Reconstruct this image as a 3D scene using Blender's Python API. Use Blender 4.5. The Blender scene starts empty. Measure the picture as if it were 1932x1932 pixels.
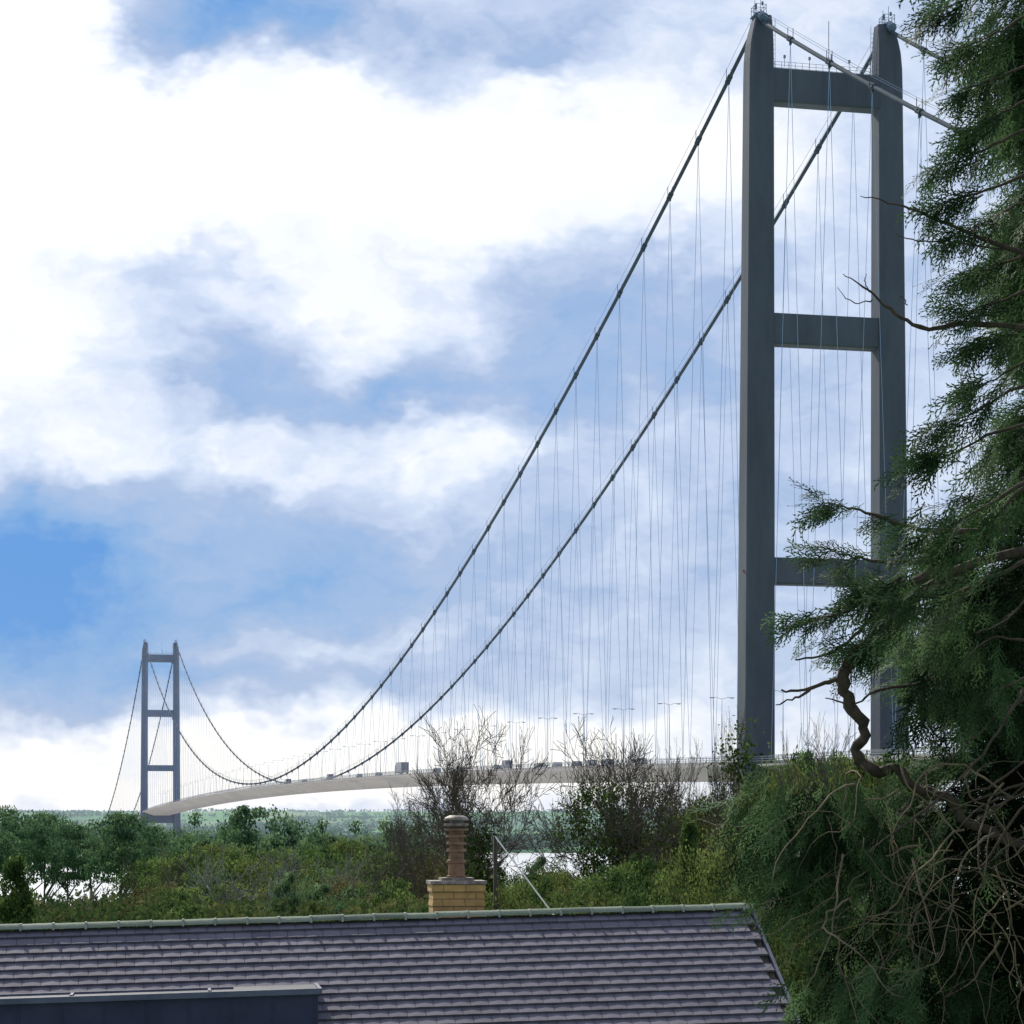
import bpy, math, random
import numpy as np
from mathutils import Vector, Matrix, noise
random.seed(7); rng=np.random.default_rng(7)
scn=bpy.context.scene; COL=scn.collection
EYE=23.0; F=4449.0
def W(px,py,D):
    return Vector(((px-966)/F*D, D, EYE+(1558-py)/F*D))
# ------------------------------------------------------------------ materials
def new_mat(name):
    m=bpy.data.materials.new(name); m.use_nodes=True
    nt=m.node_tree
    for n in list(nt.nodes): nt.nodes.remove(n)
    out=nt.nodes.new('ShaderNodeOutputMaterial')
    return m,nt,out
def solid(name,c1,c2=None,scale=1.0,rough=.8,bump=0.0,metal=0.0,spec=.3,detail=4,stretch=(1,1,1),bscale=None):
    m,nt,out=new_mat(name)
    b=nt.nodes.new('ShaderNodeBsdfPrincipled'); b.inputs['Roughness'].default_value=rough
    b.inputs['Metallic'].default_value=metal; b.inputs['Specular IOR Level'].default_value=spec
    nt.links.new(b.outputs[0],out.inputs[0])
    if c2 is None: c2=tuple(x*.75 for x in c1)
    tc=nt.nodes.new('ShaderNodeTexCoord'); mp=nt.nodes.new('ShaderNodeMapping'); mp.inputs['Scale'].default_value=stretch
    nt.links.new(tc.outputs['Object'],mp.inputs[0])
    n=nt.nodes.new('ShaderNodeTexNoise'); n.inputs['Scale'].default_value=scale; n.inputs['Detail'].default_value=detail
    n.inputs['Roughness'].default_value=.65
    nt.links.new(mp.outputs[0],n.inputs['Vector'])
    r=nt.nodes.new('ShaderNodeValToRGB'); r.color_ramp.elements[0].position=.35; r.color_ramp.elements[1].position=.65
    r.color_ramp.elements[0].color=(*c1,1); r.color_ramp.elements[1].color=(*c2,1)
    nt.links.new(n.outputs[0],r.inputs[0]); nt.links.new(r.outputs[0],b.inputs['Base Color'])
    if bump:
        bp=nt.nodes.new('ShaderNodeBump'); bp.inputs['Strength'].default_value=bump
        n2=nt.nodes.new('ShaderNodeTexNoise'); n2.inputs['Scale'].default_value=bscale or scale*4; n2.inputs['Detail'].default_value=4
        nt.links.new(mp.outputs[0],n2.inputs['Vector'])
        nt.links.new(n2.outputs[0],bp.inputs['Height']); nt.links.new(bp.outputs[0],b.inputs['Normal'])
    return m
def tinted(name,cols,rough=.6,trans=.0,spec=.2,objrand=.0,bump=0):
    """colour ramp driven by per-vertex tint (0..1)"""
    m,nt,out=new_mat(name)
    at=nt.nodes.new('ShaderNodeAttribute'); at.attribute_name='tint'
    src=at.outputs['Fac']
    if objrand:
        oi=nt.nodes.new('ShaderNodeObjectInfo')
        mm=nt.nodes.new('ShaderNodeMath'); mm.operation='MULTIPLY_ADD'; mm.inputs[1].default_value=objrand; 
        nt.links.new(oi.outputs['Random'],mm.inputs[0])
        ad=nt.nodes.new('ShaderNodeMath'); ad.operation='ADD'; ad.inputs[1].default_value=-objrand/2
        nt.links.new(src,ad.inputs[0]); nt.links.new(ad.outputs[0],mm.inputs[2]); src=mm.outputs[0]
    r=nt.nodes.new('ShaderNodeValToRGB')
    els=r.color_ramp.elements
    while len(els)<len(cols): els.new(.5)
    for i,c in enumerate(cols):
        els[i].position=i/(len(cols)-1); els[i].color=(*c,1)
    nt.links.new(src,r.inputs[0])
    if spec>0 or bump:
        b=nt.nodes.new('ShaderNodeBsdfPrincipled'); b.inputs['Roughness'].default_value=rough; b.inputs['Specular IOR Level'].default_value=spec
        bc=b.inputs['Base Color']
    else:
        b=nt.nodes.new('ShaderNodeBsdfDiffuse'); bc=b.inputs[0]
    nt.links.new(r.outputs[0],bc)
    if bump:
        tc=nt.nodes.new('ShaderNodeTexCoord'); n2=nt.nodes.new('ShaderNodeTexNoise'); n2.inputs['Scale'].default_value=14; n2.inputs['Detail'].default_value=6
        bp=nt.nodes.new('ShaderNodeBump'); bp.inputs['Strength'].default_value=bump; bp.inputs['Distance'].default_value=.01
        nt.links.new(tc.outputs['Object'],n2.inputs['Vector']); nt.links.new(n2.outputs[0],bp.inputs['Height']); nt.links.new(bp.outputs[0],b.inputs['Normal'])
        mx=nt.nodes.new('ShaderNodeMix'); mx.data_type='RGBA'; mx.blend_type='MULTIPLY'; mx.inputs[0].default_value=.4
        n3=nt.nodes.new('ShaderNodeTexNoise'); n3.inputs['Scale'].default_value=2.2; n3.inputs['Detail'].default_value=8; n3.inputs['Roughness'].default_value=.7
        nt.links.new(tc.outputs['Object'],n3.inputs['Vector'])
        rr=nt.nodes.new('ShaderNodeValToRGB'); rr.color_ramp.elements[0].position=.3; rr.color_ramp.elements[0].color=(.45,.45,.45,1); rr.color_ramp.elements[1].position=.7
        nt.links.new(n3.outputs[0],rr.inputs[0]); nt.links.new(r.outputs[0],mx.inputs[6]); nt.links.new(rr.outputs[0],mx.inputs[7])
        nt.links.new(mx.outputs[2],bc)
    if trans:
        t=nt.nodes.new('ShaderNodeBsdfTranslucent'); nt.links.new(r.outputs[0],t.inputs[0])
        mx=nt.nodes.new('ShaderNodeMixShader'); mx.inputs[0].default_value=trans
        nt.links.new(b.outputs[0],mx.inputs[1]); nt.links.new(t.outputs[0],mx.inputs[2]); nt.links.new(mx.outputs[0],out.inputs[0])
    else: nt.links.new(b.outputs[0],out.inputs[0])
    return m
M={}
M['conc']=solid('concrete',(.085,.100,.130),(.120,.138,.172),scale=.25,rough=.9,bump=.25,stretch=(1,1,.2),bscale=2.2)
M['conc_far']=solid('concrete_hazy',(.15,.19,.27),(.18,.22,.30),scale=.1,rough=.9)  # paler bluish copy of the concrete, with aerial haze in the colour
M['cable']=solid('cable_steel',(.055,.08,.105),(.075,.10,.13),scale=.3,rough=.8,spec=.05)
M['cable_pale']=solid('cable_side',(.14,.20,.30),(.18,.24,.34),scale=.3,rough=.8,spec=.05)  # paler steel tone for hand ropes and the near saddle platforms
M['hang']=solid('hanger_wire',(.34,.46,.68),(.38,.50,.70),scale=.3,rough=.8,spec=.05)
M['deck']=solid('deck_steel',(.36,.34,.335),(.45,.42,.40),scale=.08,rough=.7,stretch=(1,.3,1))
M['asph']=solid('asphalt',(.05,.05,.052),(.06,.06,.06),scale=.5)
M['rail']=solid('railing_steel',(.30,.33,.36),scale=.5,rough=.5)
M['lamp']=solid('lamp_post_steel',(.42,.50,.62),scale=.5,rough=.5)
M['tile']=tinted('roof_tile',[(.12,.112,.142),(.167,.156,.193),(.218,.204,.25)],rough=.8,spec=.15,bump=.3)
M['ridge']=tinted('ridge_tile',[(.17,.20,.16),(.26,.30,.23),(.34,.37,.31)],rough=.85,spec=.1,bump=.8)
M['mortar']=solid('mortar',(.45,.46,.42),(.3,.32,.3),scale=6)
M['wire']=solid('stay_wire_steel',(.42,.42,.42),(.35,.35,.35),scale=6)
M['brickw']=solid('render_wall',(.3,.27,.24),scale=1.5)
M['navy']=solid('navy_cladding',(.03,.034,.075),(.045,.05,.10),scale=2,rough=.5,bump=.1)
M['felt']=solid('roof_felt',(.05,.055,.08),(.09,.095,.12),scale=2,rough=.7)
M['alu']=solid('grey_trim',(.09,.10,.16),(.14,.15,.21),scale=2,rough=.6)
M['terra']=solid('terracotta',(.32,.19,.12),(.18,.11,.075),scale=9,rough=.9,bump=.3)
M['cowl']=solid('cowl_metal',(.36,.32,.28),(.16,.13,.11),scale=9,rough=.6)
M['bark']=solid('bark',(.085,.07,.05),(.045,.038,.03),scale=3,rough=.9,bump=.6,stretch=(1,1,.3))
M['twig']=solid('twig_bark',(.085,.068,.05),(.14,.115,.085),scale=1.5,rough=.85)
M['paletwig']=solid('pale_twig_bark',(.26,.26,.22),(.16,.16,.13),scale=1.5,rough=.8)
M['limb']=solid('limb_bark',(.10,.072,.055),(.045,.034,.028),scale=18,rough=.9,bump=.8,bscale=60)
M['vine']=solid('vine_bark',(.24,.18,.12),(.10,.072,.05),scale=8,rough=.85)
M['leaf_far']=tinted('leaf_hazy',[(.045,.10,.052),(.09,.16,.078),(.17,.245,.11)],trans=.5,objrand=.3,spec=0)  # haze over the riverbank trees is mixed into these greens
M['leaf']=tinted('leaf_green',[(.028,.06,.022),(.075,.13,.04),(.17,.235,.07)],trans=.5,objrand=.4,spec=0)
M['leaf_olive']=tinted('leaf_olive',[(.042,.06,.02),(.105,.14,.042),(.23,.255,.085)],trans=.5,objrand=.4,spec=0)
M['leaf_rust']=tinted('leaf_rust',[(.05,.052,.022),(.115,.112,.05),(.23,.20,.095)],trans=.5,objrand=.4,spec=0)
M['ivy']=tinted('ivy_leaf',[(.018,.038,.012),(.055,.095,.026),(.14,.19,.05)],trans=.4,spec=0)
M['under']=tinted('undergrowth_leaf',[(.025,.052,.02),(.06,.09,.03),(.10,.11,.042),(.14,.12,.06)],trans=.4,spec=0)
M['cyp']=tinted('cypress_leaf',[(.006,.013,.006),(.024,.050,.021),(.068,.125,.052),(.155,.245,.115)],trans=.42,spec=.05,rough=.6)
M['cypdark']=tinted('cypress_inner_shade',[(.005,.008,.005),(.012,.015,.008),(.022,.02,.014)],trans=0,spec=0)  # near-black leaf colour paints the shade inside the crown
M['white']=solid('white_paint',(.42,.42,.45),(.33,.33,.36),scale=1,rough=.5)
M['bluep']=solid('blue_paint',(.10,.13,.2),scale=1,rough=.4)
M['dark']=solid('dark_rubber',(.02,.02,.02),scale=1)
M['glass']=solid('dark_glass',(.03,.04,.05),scale=1,rough=.1,spec=.6)
M['red']=solid('red_lens',(.5,.03,.02),scale=1,rough=.3)
M['wood']=solid('pole_wood',(.085,.07,.055),(.05,.042,.034),scale=2,rough=.9,stretch=(1,1,.1))
M['line']=solid('road_paint',(.7,.7,.66),scale=1)
def brickmat():
    m,nt,out=new_mat('buff_brick')
    b=nt.nodes.new('ShaderNodeBsdfPrincipled'); b.inputs['Roughness'].default_value=.85
    tc=nt.nodes.new('ShaderNodeTexCoord'); sp=nt.nodes.new('ShaderNodeSeparateXYZ'); nt.links.new(tc.outputs['Object'],sp.inputs[0])
    ad=nt.nodes.new('ShaderNodeMath'); ad.operation='ADD'; nt.links.new(sp.outputs[0],ad.inputs[0]); nt.links.new(sp.outputs[1],ad.inputs[1])
    cb=nt.nodes.new('ShaderNodeCombineXYZ'); nt.links.new(ad.outputs[0],cb.inputs[0]); nt.links.new(sp.outputs[2],cb.inputs[1])
    br=nt.nodes.new('ShaderNodeTexBrick'); br.inputs['Scale'].default_value=1; br.inputs['Brick Width'].default_value=.225*1.7
    br.inputs['Row Height'].default_value=.11; br.inputs['Mortar Size'].default_value=.008
    br.inputs['Color1'].default_value=(.50,.33,.11,1); br.inputs['Color2'].default_value=(.36,.24,.09,1); br.inputs['Mortar'].default_value=(.18,.13,.06,1)
    n=nt.nodes.new('ShaderNodeTexNoise'); n.inputs['Scale'].default_value=7; nt.links.new(tc.outputs['Object'],n.inputs['Vector'])
    mx=nt.nodes.new('ShaderNodeMix'); mx.data_type='RGBA'; mx.blend_type='MULTIPLY'; mx.inputs[0].default_value=.6
    nt.links.new(br.outputs[0],mx.inputs[6]); nt.links.new(n.outputs['Fac'],mx.inputs[7])
    hs=nt.nodes.new('ShaderNodeHueSaturation'); hs.inputs['Value'].default_value=1.45; nt.links.new(mx.outputs[2],hs.inputs['Color'])
    nt.links.new(cb.outputs[0],br.inputs['Vector']); nt.links.new(hs.outputs[0],b.inputs['Base Color']); nt.links.new(b.outputs[0],out.inputs[0])
    return m
M['brick']=brickmat()
# ------------------------------------------------------------------ mesh helpers
class MB:
    def __init__(s): s.v=[]; s.f=[]; s.t=[]
    def add(s,vs,fs,t=.5):
        o=len(s.v); s.v+= [tuple(v) for v in vs]; s.f+=[tuple(i+o for i in f) for f in fs]; s.t+=[t]*len(vs)
    def box(s,c,d,t=.5,R=None):
        c=Vector(c); hx,hy,hz=d[0]/2,d[1]/2,d[2]/2
        vs=[Vector((x*hx,y*hy,z*hz)) for z in(-1,1) for y in(-1,1) for x in(-1,1)]
        if R is not None: vs=[R@v for v in vs]
        s.add([c+v for v in vs],[(0,2,3,1),(4,5,7,6),(0,1,5,4),(2,6,7,3),(0,4,6,2),(1,3,7,5)],t)
    def tube(s,pts,rad,n=6,t=.5,cap=True):
        pts=[Vector(p) for p in pts]; ref=None
        base=len(s.v)
        for i,p in enumerate(pts):
            d=(pts[min(i+1,len(pts)-1)]-pts[max(i-1,0)])
            if d.length<1e-9: d=Vector((0,0,1))
            d.normalize()
            if ref is None: ref=d.orthogonal().normalized()
            ref=(ref-d*ref.dot(d))
            if ref.length<1e-6: ref=d.orthogonal()
            ref.normalize(); q=d.cross(ref)
            r=rad[i] if hasattr(rad,'__len__') else rad
            for k in range(n):
                a=2*math.pi*k/n
                s.v.append(tuple(p+ref*(math.cos(a)*r)+q*(math.sin(a)*r))); s.t.append(t)
        for i in range(len(pts)-1):
            for k in range(n):
                a=base+i*n+k; b=base+i*n+(k+1)%n
                s.f.append((a,b,b+n,a+n))
        if cap and n>3:
            s.f.append(tuple(base+k for k in range(n))[::-1]); s.f.append(tuple(base+(len(pts)-1)*n+k for k in range(n)))
    def mesh(s,name,mat,smooth=False):
        me=bpy.data.meshes.new(name); me.from_pydata(s.v,[],s.f); 
        at=me.attributes.new('tint','FLOAT','POINT'); at.data.foreach_set('value',s.t)
        me.materials.append(mat)
        if smooth: me.polygons.foreach_set('use_smooth',[True]*len(me.polygons))
        me.update(); return me
def np_mesh(name,V,tint,mat):
    N,k,_=V.shape
    me=bpy.data.meshes.new(name); me.vertices.add(N*k); me.loops.add(N*k); me.polygons.add(N)
    me.vertices.foreach_set('co',V.astype(np.float32).ravel())
    me.loops.foreach_set('vertex_index',np.arange(N*k,dtype=np.int32))
    me.polygons.foreach_set('loop_start',np.arange(0,N*k,k,dtype=np.int32))
    me.update(calc_edges=True)
    at=me.attributes.new('tint','FLOAT','POINT'); at.data.foreach_set('value',np.repeat(np.clip(tint,0,1),k).astype(np.float32))
    me.materials.append(mat); return me
def obj(name,me,parent=None,loc=(0,0,0),rot=(0,0,0),sc=(1,1,1),**kw):
    o=bpy.data.objects.new(name,me); COL.objects.link(o); o.location=loc; o.rotation_euler=rot; o.scale=sc
    if parent: o.parent=parent
    for k,v in kw.items(): o[k]=v
    return o
def unitv(n):
    v=rng.normal(size=(n,3)); return v/np.linalg.norm(v,axis=1,keepdims=True)
def quads(C,size,asp=.6,dirs=None):
    n=len(C); a=unitv(n) if dirs is None else dirs; b=np.cross(a,unitv(n)); b/=np.linalg.norm(b,axis=1,keepdims=True)+1e-9
    s=(size if np.ndim(size) else np.full(n,size))[:,None]*.5
    a=a*s; b=b*s*asp
    return np.stack([C-a,C+b*1.0-a*.1,C+a,C-b-a*.1],axis=1)
# ------------------------------------------------------------------ terrain
def sm(a,b,x):
    t=min(1,max(0,(x-a)/(b-a))); return t*t*(3-2*t)
def H(x,y):
    if y<1200:
        z=16.5-12.5*sm(60,330,y)-9*sm(400,450,y)
        z+=.4*noise.noise(Vector((x*.03,y*.03,0)))
        return z
    z=-5+9*sm(1960,2030,y)
    z+=9*sm(2100,3200,y)*(1+.5*noise.noise(Vector((x*.002,y*.002,3))))
    z+=48*sm(3600,6800,y)*(1+.22*noise.noise(Vector((x*.0011,y*.0006,5)))+.08*noise.noise(Vector((x*.005,y*.002,9))))
    return z
xs=[-9000,-6000,-4200]+list(np.linspace(-3000,3000,90))+[4200,6000,9000]
xs=sorted(set(xs)|set(np.linspace(-150,150,25)))
ys=list(np.linspace(-300,0,5))+list(np.linspace(20,470,30))+[700,1200,1900]+list(np.linspace(1950,2100,6))+list(np.linspace(2200,8500,60))+[12000,20000]
mb=MB(); nx=len(xs)
for y in ys:
    for x in xs: mb.v.append((x,y,H(x,min(y,8500)))); mb.t.append(.5)
for j in range(len(ys)-1):
    for i in range(nx-1):
        a=j*nx+i; mb.f.append((a,a+1,a+nx+1,a+nx))
m,nt,out=new_mat('grass_and_fields')
b=nt.nodes.new('ShaderNodeBsdfPrincipled'); b.inputs['Roughness'].default_value=1; b.inputs['Specular IOR Level'].default_value=0
tc=nt.nodes.new('ShaderNodeTexCoord')
vo=nt.nodes.new('ShaderNodeTexVoronoi'); vo.inputs['Scale'].default_value=1
mp=nt.nodes.new('ShaderNodeMapping'); mp.inputs['Scale'].default_value=(.004,.0017,.0)
nt.links.new(tc.outputs['Object'],mp.inputs[0]); nt.links.new(mp.outputs[0],vo.inputs['Vector'])
sp=nt.nodes.new('ShaderNodeSeparateColor'); nt.links.new(vo.outputs['Color'],sp.inputs[0])
r=nt.nodes.new('ShaderNodeValToRGB'); e=r.color_ramp.elements
e[0].color=(.12,.19,.14,1); e[1].color=(.20,.25,.17,1); e[1].position=1; q=e.new(.5); q.color=(.14,.26,.13,1)
nt.links.new(sp.outputs[0],r.inputs[0])
n=nt.nodes.new('ShaderNodeTexNoise'); n.inputs['Scale'].default_value=.02; n.inputs['Detail'].default_value=5; nt.links.new(tc.outputs['Object'],n.inputs['Vector'])
mx=nt.nodes.new('ShaderNodeMix'); mx.data_type='RGBA'; mx.blend_type='MULTIPLY'; mx.inputs[0].default_value=.8
rr=nt.nodes.new('ShaderNodeValToRGB'); rr.color_ramp.elements[0].position=.35; rr.color_ramp.elements[0].color=(.65,.7,.75,1); rr.color_ramp.elements[1].position=.6
nt.links.new(n.outputs[0],rr.inputs[0]); nt.links.new(r.outputs[0],mx.inputs[6]); nt.links.new(rr.outputs[0],mx.inputs[7])
nt.links.new(mx.outputs[2],b.inputs['Base Color']); nt.links.new(b.outputs[0],out.inputs[0])
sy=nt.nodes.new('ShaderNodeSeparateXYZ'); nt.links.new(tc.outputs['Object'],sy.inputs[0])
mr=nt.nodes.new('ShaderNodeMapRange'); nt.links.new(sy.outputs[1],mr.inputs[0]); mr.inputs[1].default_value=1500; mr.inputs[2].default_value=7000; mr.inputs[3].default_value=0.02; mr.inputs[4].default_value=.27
b.inputs['Emission Color'].default_value=(.72,.87,1,1); nt.links.new(mr.outputs[0],b.inputs['Emission Strength'])  # aerial haze painted in as bluish emission that grows with distance
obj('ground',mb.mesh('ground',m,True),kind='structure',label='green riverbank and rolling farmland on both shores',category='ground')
m,nt,out=new_mat('river_water')
b=nt.nodes.new('ShaderNodeBsdfPrincipled'); b.inputs['Base Color'].default_value=(.66,.66,.64,1); b.inputs['Roughness'].default_value=.3  # pale base colour stands in for the bright glint on the river
tc=nt.nodes.new('ShaderNodeTexCoord'); n=nt.nodes.new('ShaderNodeTexNoise'); n.inputs['Scale'].default_value=.2; n.inputs['Detail'].default_value=4
bp=nt.nodes.new('ShaderNodeBump'); bp.inputs['Strength'].default_value=.2; bp.inputs['Distance'].default_value=.2
nt.links.new(tc.outputs['Object'],n.inputs['Vector']); nt.links.new(n.outputs[0],bp.inputs['Height']); nt.links.new(bp.outputs[0],b.inputs['Normal']); nt.links.new(b.outputs[0],out.inputs[0])
mb=MB(); mb.add([(-9000,380,0),(9000,380,0),(9000,2300,0),(-9000,2300,0)],[(0,1,2,3)])
obj('water',mb.mesh('water',m),kind='structure',label='wide pale silvery river estuary under clouds',category='water')
C=[];S=[];T=[]
for i in range(420):
    y=random.choice([random.uniform(2010,2500),random.uniform(2500,8000)]); 
    x=random.uniform(-.3,.3)*y; n=random.randint(12,40); Lh=random.uniform(20,160)*(y/3000); ang=random.uniform(-.15,.15)
    hh=random.uniform(4,9)
    for k in range(n):
        u=random.uniform(-Lh,Lh); xx=x+u*math.cos(ang); yy=y+u*math.sin(ang)
        for j in range(7):
            C.append((xx+random.gauss(0,5),yy+random.gauss(0,5),H(xx,min(yy,8500))+random.uniform(0,hh))); S.append(random.uniform(3,7)); T.append(random.random())
C=np.array(C);S=np.array(S);T=np.array(T)
def hazeleaf():
    m,nt,out=new_mat('far_wood_leaf')
    b=nt.nodes.new('ShaderNodeBsdfPrincipled'); b.inputs['Roughness'].default_value=1; b.inputs['Specular IOR Level'].default_value=0
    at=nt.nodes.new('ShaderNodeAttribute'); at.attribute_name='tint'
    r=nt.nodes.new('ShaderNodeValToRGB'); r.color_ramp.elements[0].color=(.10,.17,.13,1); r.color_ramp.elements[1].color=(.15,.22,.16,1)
    nt.links.new(at.outputs['Fac'],r.inputs[0]); nt.links.new(r.outputs[0],b.inputs['Base Color'])
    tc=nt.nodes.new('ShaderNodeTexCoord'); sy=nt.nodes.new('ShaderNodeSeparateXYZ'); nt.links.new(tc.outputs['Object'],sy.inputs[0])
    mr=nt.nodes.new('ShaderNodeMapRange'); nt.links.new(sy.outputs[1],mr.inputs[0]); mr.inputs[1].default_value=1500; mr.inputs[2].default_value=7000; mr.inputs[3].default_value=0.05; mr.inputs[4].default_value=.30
    b.inputs['Emission Color'].default_value=(.72,.87,1,1); nt.links.new(mr.outputs[0],b.inputs['Emission Strength']); nt.links.new(b.outputs[0],out.inputs[0]); return m  # same distance haze, put into the leaves as emission
M['farwood']=hazeleaf()
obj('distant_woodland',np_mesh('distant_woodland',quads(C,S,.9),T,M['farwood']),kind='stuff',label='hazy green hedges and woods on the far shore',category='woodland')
# ------------------------------------------------------------------ bridge
ANG=math.radians(13.06); BX=53.45
br=obj('suspension_bridge',None,loc=(BX,405,0),rot=(0,0,ANG),label='huge concrete-towered suspension bridge crossing the river estuary',category='bridge')
L=1410.0; ZT=160.6; ZM=42.6
def deckz(u):
    if u<0: return 34+u*.012
    if u<=L: return 34+7*(1-((u-L/2)/(L/2))**2)
    return 34-(u-L)*.022
def cabz(u):
    if 0<=u<=L: return ZM+(ZT-ZM)*((u-L/2)/(L/2))**2
    if u<0:
        s=-u/280; return ZT-(ZT-33)*s-4*6*s*(1-s)
    s=(u-L)/530; return ZT-(ZT-26)*s-4*16*s*(1-s)
def leg_mesh(mat,name):
    mb=MB(); lv=[(-4,3.1,2.9),(8,2.95,2.75),(8.01,2.75,2.55),(34,2.66,2.46),(80,2.5,2.3),(120,2.32,2.1),(150,2.18,1.95)]
    cx=lambda z:12.35-.7*z/160
    rings=[]
    for z,hx,hy in lv: rings.append((z,cx(z)-hx,cx(z)+hx,hy))
    for z,o,hy in [(153.5,2.12,1.92),(156.2,1.9,1.85),(158.3,1.5,1.7),(160.1,1.05,1.4),(161.1,.65,1.2)]:
        c=cx(z); rings.append((z,c-2.16+(2.16-o)*.12,c+o,hy))
    vs=[];fs=[]
    for z,a,b,hy in rings:
        ch=.25
        vs+=[(a+ch,-hy,z),(b-ch,-hy,z),(b,-hy+ch,z),(b,hy-ch,z),(b-ch,hy,z),(a+ch,hy,z),(a,hy-ch,z),(a,-hy+ch,z)]
    n=8
    for i in range(len(rings)-1):
        for k in range(n): fs.append((i*n+k,i*n+(k+1)%n,(i+1)*n+(k+1)%n,(i+1)*n+k))
    fs.append(tuple((len(rings)-1)*n+k for k in range(n)))
    mb.add(vs,fs); return mb.mesh(name,mat)
def beam(mat,z0,z1,hy):
    w=11.0-.7*z0/160+1.6-.8
    mb=MB()
    prof=[(-hy,z0+.3),(-hy+.3,z0),(hy-.3,z0),(hy,z0+.3),(hy,z1),(-hy,z1)]
    X=[-w+.1,-w+1.8,w-1.8,w-.1]
    vs=[];k=len(prof)
    for i,x in enumerate(X):
        dz=-.35 if i in(0,3) else 0
        for y,z in prof: vs.append((x,y,z+(dz if z<z1-1 else 0)))
    fs=[]
    for i in range(3):
        for j in range(k): fs.append((i*k+j,i*k+(j+1)%k,(i+1)*k+(j+1)%k,(i+1)*k+j))
    mb.add(vs,fs); return mb.mesh('cross_beam',mat)
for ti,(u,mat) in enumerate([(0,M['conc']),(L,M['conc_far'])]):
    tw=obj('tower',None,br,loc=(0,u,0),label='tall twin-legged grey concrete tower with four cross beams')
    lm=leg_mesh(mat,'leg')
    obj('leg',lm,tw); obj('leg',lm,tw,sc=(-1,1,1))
    for z0,z1 in [(146.3,152.0),(105.1,110.3),(64.2,68.7),(25,31.5)]:
        obj('cross_beam',beam(mat,z0,z1,1.7),tw)
    for sx in(-1,1):
        mb=MB(); mb.tube([(sx*13,0,-6),(sx*13,0,5),(sx*13,0,5.6)],[6.5,6.5,6.1],24)
        obj('pier',mb.mesh('pier',mat),tw)
    for sx in(-1,1):
        mb=MB(); cx=sx*11.65
        mb.tube([(cx,-2.6,ZT-.5),(cx,-1.2,ZT+.35),(cx,0,ZT+.6),(cx,1.2,ZT+.35),(cx,2.6,ZT-.5)],.75,10)
        for x in(-.9,.9):
            for y in(-1.3,0,1.3): mb.box((cx+x,y,ZT+1.3),(.08,.08,2.0))
            for z in(1.6,2.2): mb.box((cx+x,0,ZT+z),(.06,2.7,.06))
        for y in(-1.3,1.3):
            for z in(1.62,2.22): mb.box((cx,y,ZT+z),(1.8,.06,.06))
        mb.box((cx,0,ZT+.5),(2.2,3.0,.12))
        mb.box((cx-.4,.4,ZT+2.3),(.35,.35,.9)); mb.box((cx+.5,-.5,ZT+2.6),(.3,.3,.6))
        mb.box((cx+.3,0,ZT+2.6),(.07,.07,3.0)); mb.box((cx-.6,.3,ZT+2.2),(.07,.07,2.4))
        for z in np.arange(152.5,160,.8): mb.box((cx-sx*2.6,0,z),(.7,.05,.05))
        for dx in(-.35,.35): mb.box((cx-sx*2.6+dx,0,156.5),(.06,.06,9))
        obj('saddle_platform',mb.mesh('saddle_platform',M['cable_pale'] if ti==0 else mat),tw)
    mb=MB()
    for y in(-1.5,1.5):
        for x in np.linspace(-9.3,9.3,16): mb.box((x,y,152.6),(.06,.06,1.15))
        for z in(152.6,153.15): mb.box((0,y,z),(18.8,.05,.05))
    for x in(-7.5,-3,4.2,8): 
        mb.box((x,-1.4,153.2),(.07,.07,1.6)); mb.box((x,-1.4,154.1),(.35,.3,.5))
    mb.box((1.0,0,156.5),(.10,.10,9.5)); mb.box((1.0,0,155),(.9,.05,.05)); mb.box((1.0,0,156.4),(.6,.05,.05)); mb.box((1.6,.3,154.6),(.2,.2,2.2))
    obj('beam_railing',mb.mesh('beam_railing',M['rail']),tw)
    if ti==0:
        for x,z in[(-14.5,66.3)]:
            mb=MB(); mb.tube([(x-.35,-1.5,z-.2),(x-.35,-1.5,z+.15)],.15,8); mb.box((x-.2,-1.5,z-.3),(.5,.2,.12)); obj('warning_light',mb.mesh('warning_light',M['red']),tw)
for sx in(-1,1):
    us=list(np.linspace(-280,0,29))+list(np.linspace(0,L,160))[1:]+list(np.linspace(L,L+530,40))[1:]
    mb=MB(); mb.tube([(sx*11.7,u,cabz(u)+(.1 if abs(u)<1 else 0)) for u in us],.36,8)
    obj('main_cable',mb.mesh('main_cable',M['cable'],True),br)
nodes=[16+i*(1378/77) for i in range(78)]
side1=[-16-i*17.9 for i in range(15)]; side2=[L+16+i*17.9 for i in range(27)]
mbb=MB(); hr=MB()
for sx in(-1,1):
    for u in nodes+side1+side2:
        z=cabz(u); d=Vector((0,1,(cabz(u+.5)-cabz(u-.5)))).normalized(); p=Vector((sx*11.7,u,z))
        mbb.tube([p-d*.9,p+d*.9],.5,8); mbb.box(p+Vector((0,0,-.6)),(.25,.6,.7))
        for dx in(-.45,.45): mbb.box(p+Vector((dx,0,.9)),(.09,.09,1.9))
    for dx in(-.45,.45):
        allu=[-280]+sorted(side1)+[0]+nodes+[L]+side2
        hr.tube([(sx*11.7+dx,u,cabz(u)+1.6) for u in allu if cabz(u)-deckz(u)>1],.035,3)
obj('cable_clamps',mbb.mesh('cable_clamps',M['cable']),br)
obj('hand_ropes',hr.mesh('hand_ropes',M['cable_pale']),br)
hm=MB(); hm.tube([(0,0,0),(0,0,1)],1,5,cap=False); hmesh=hm.mesh('hanger',M['hang'])
hang=[]
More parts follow.
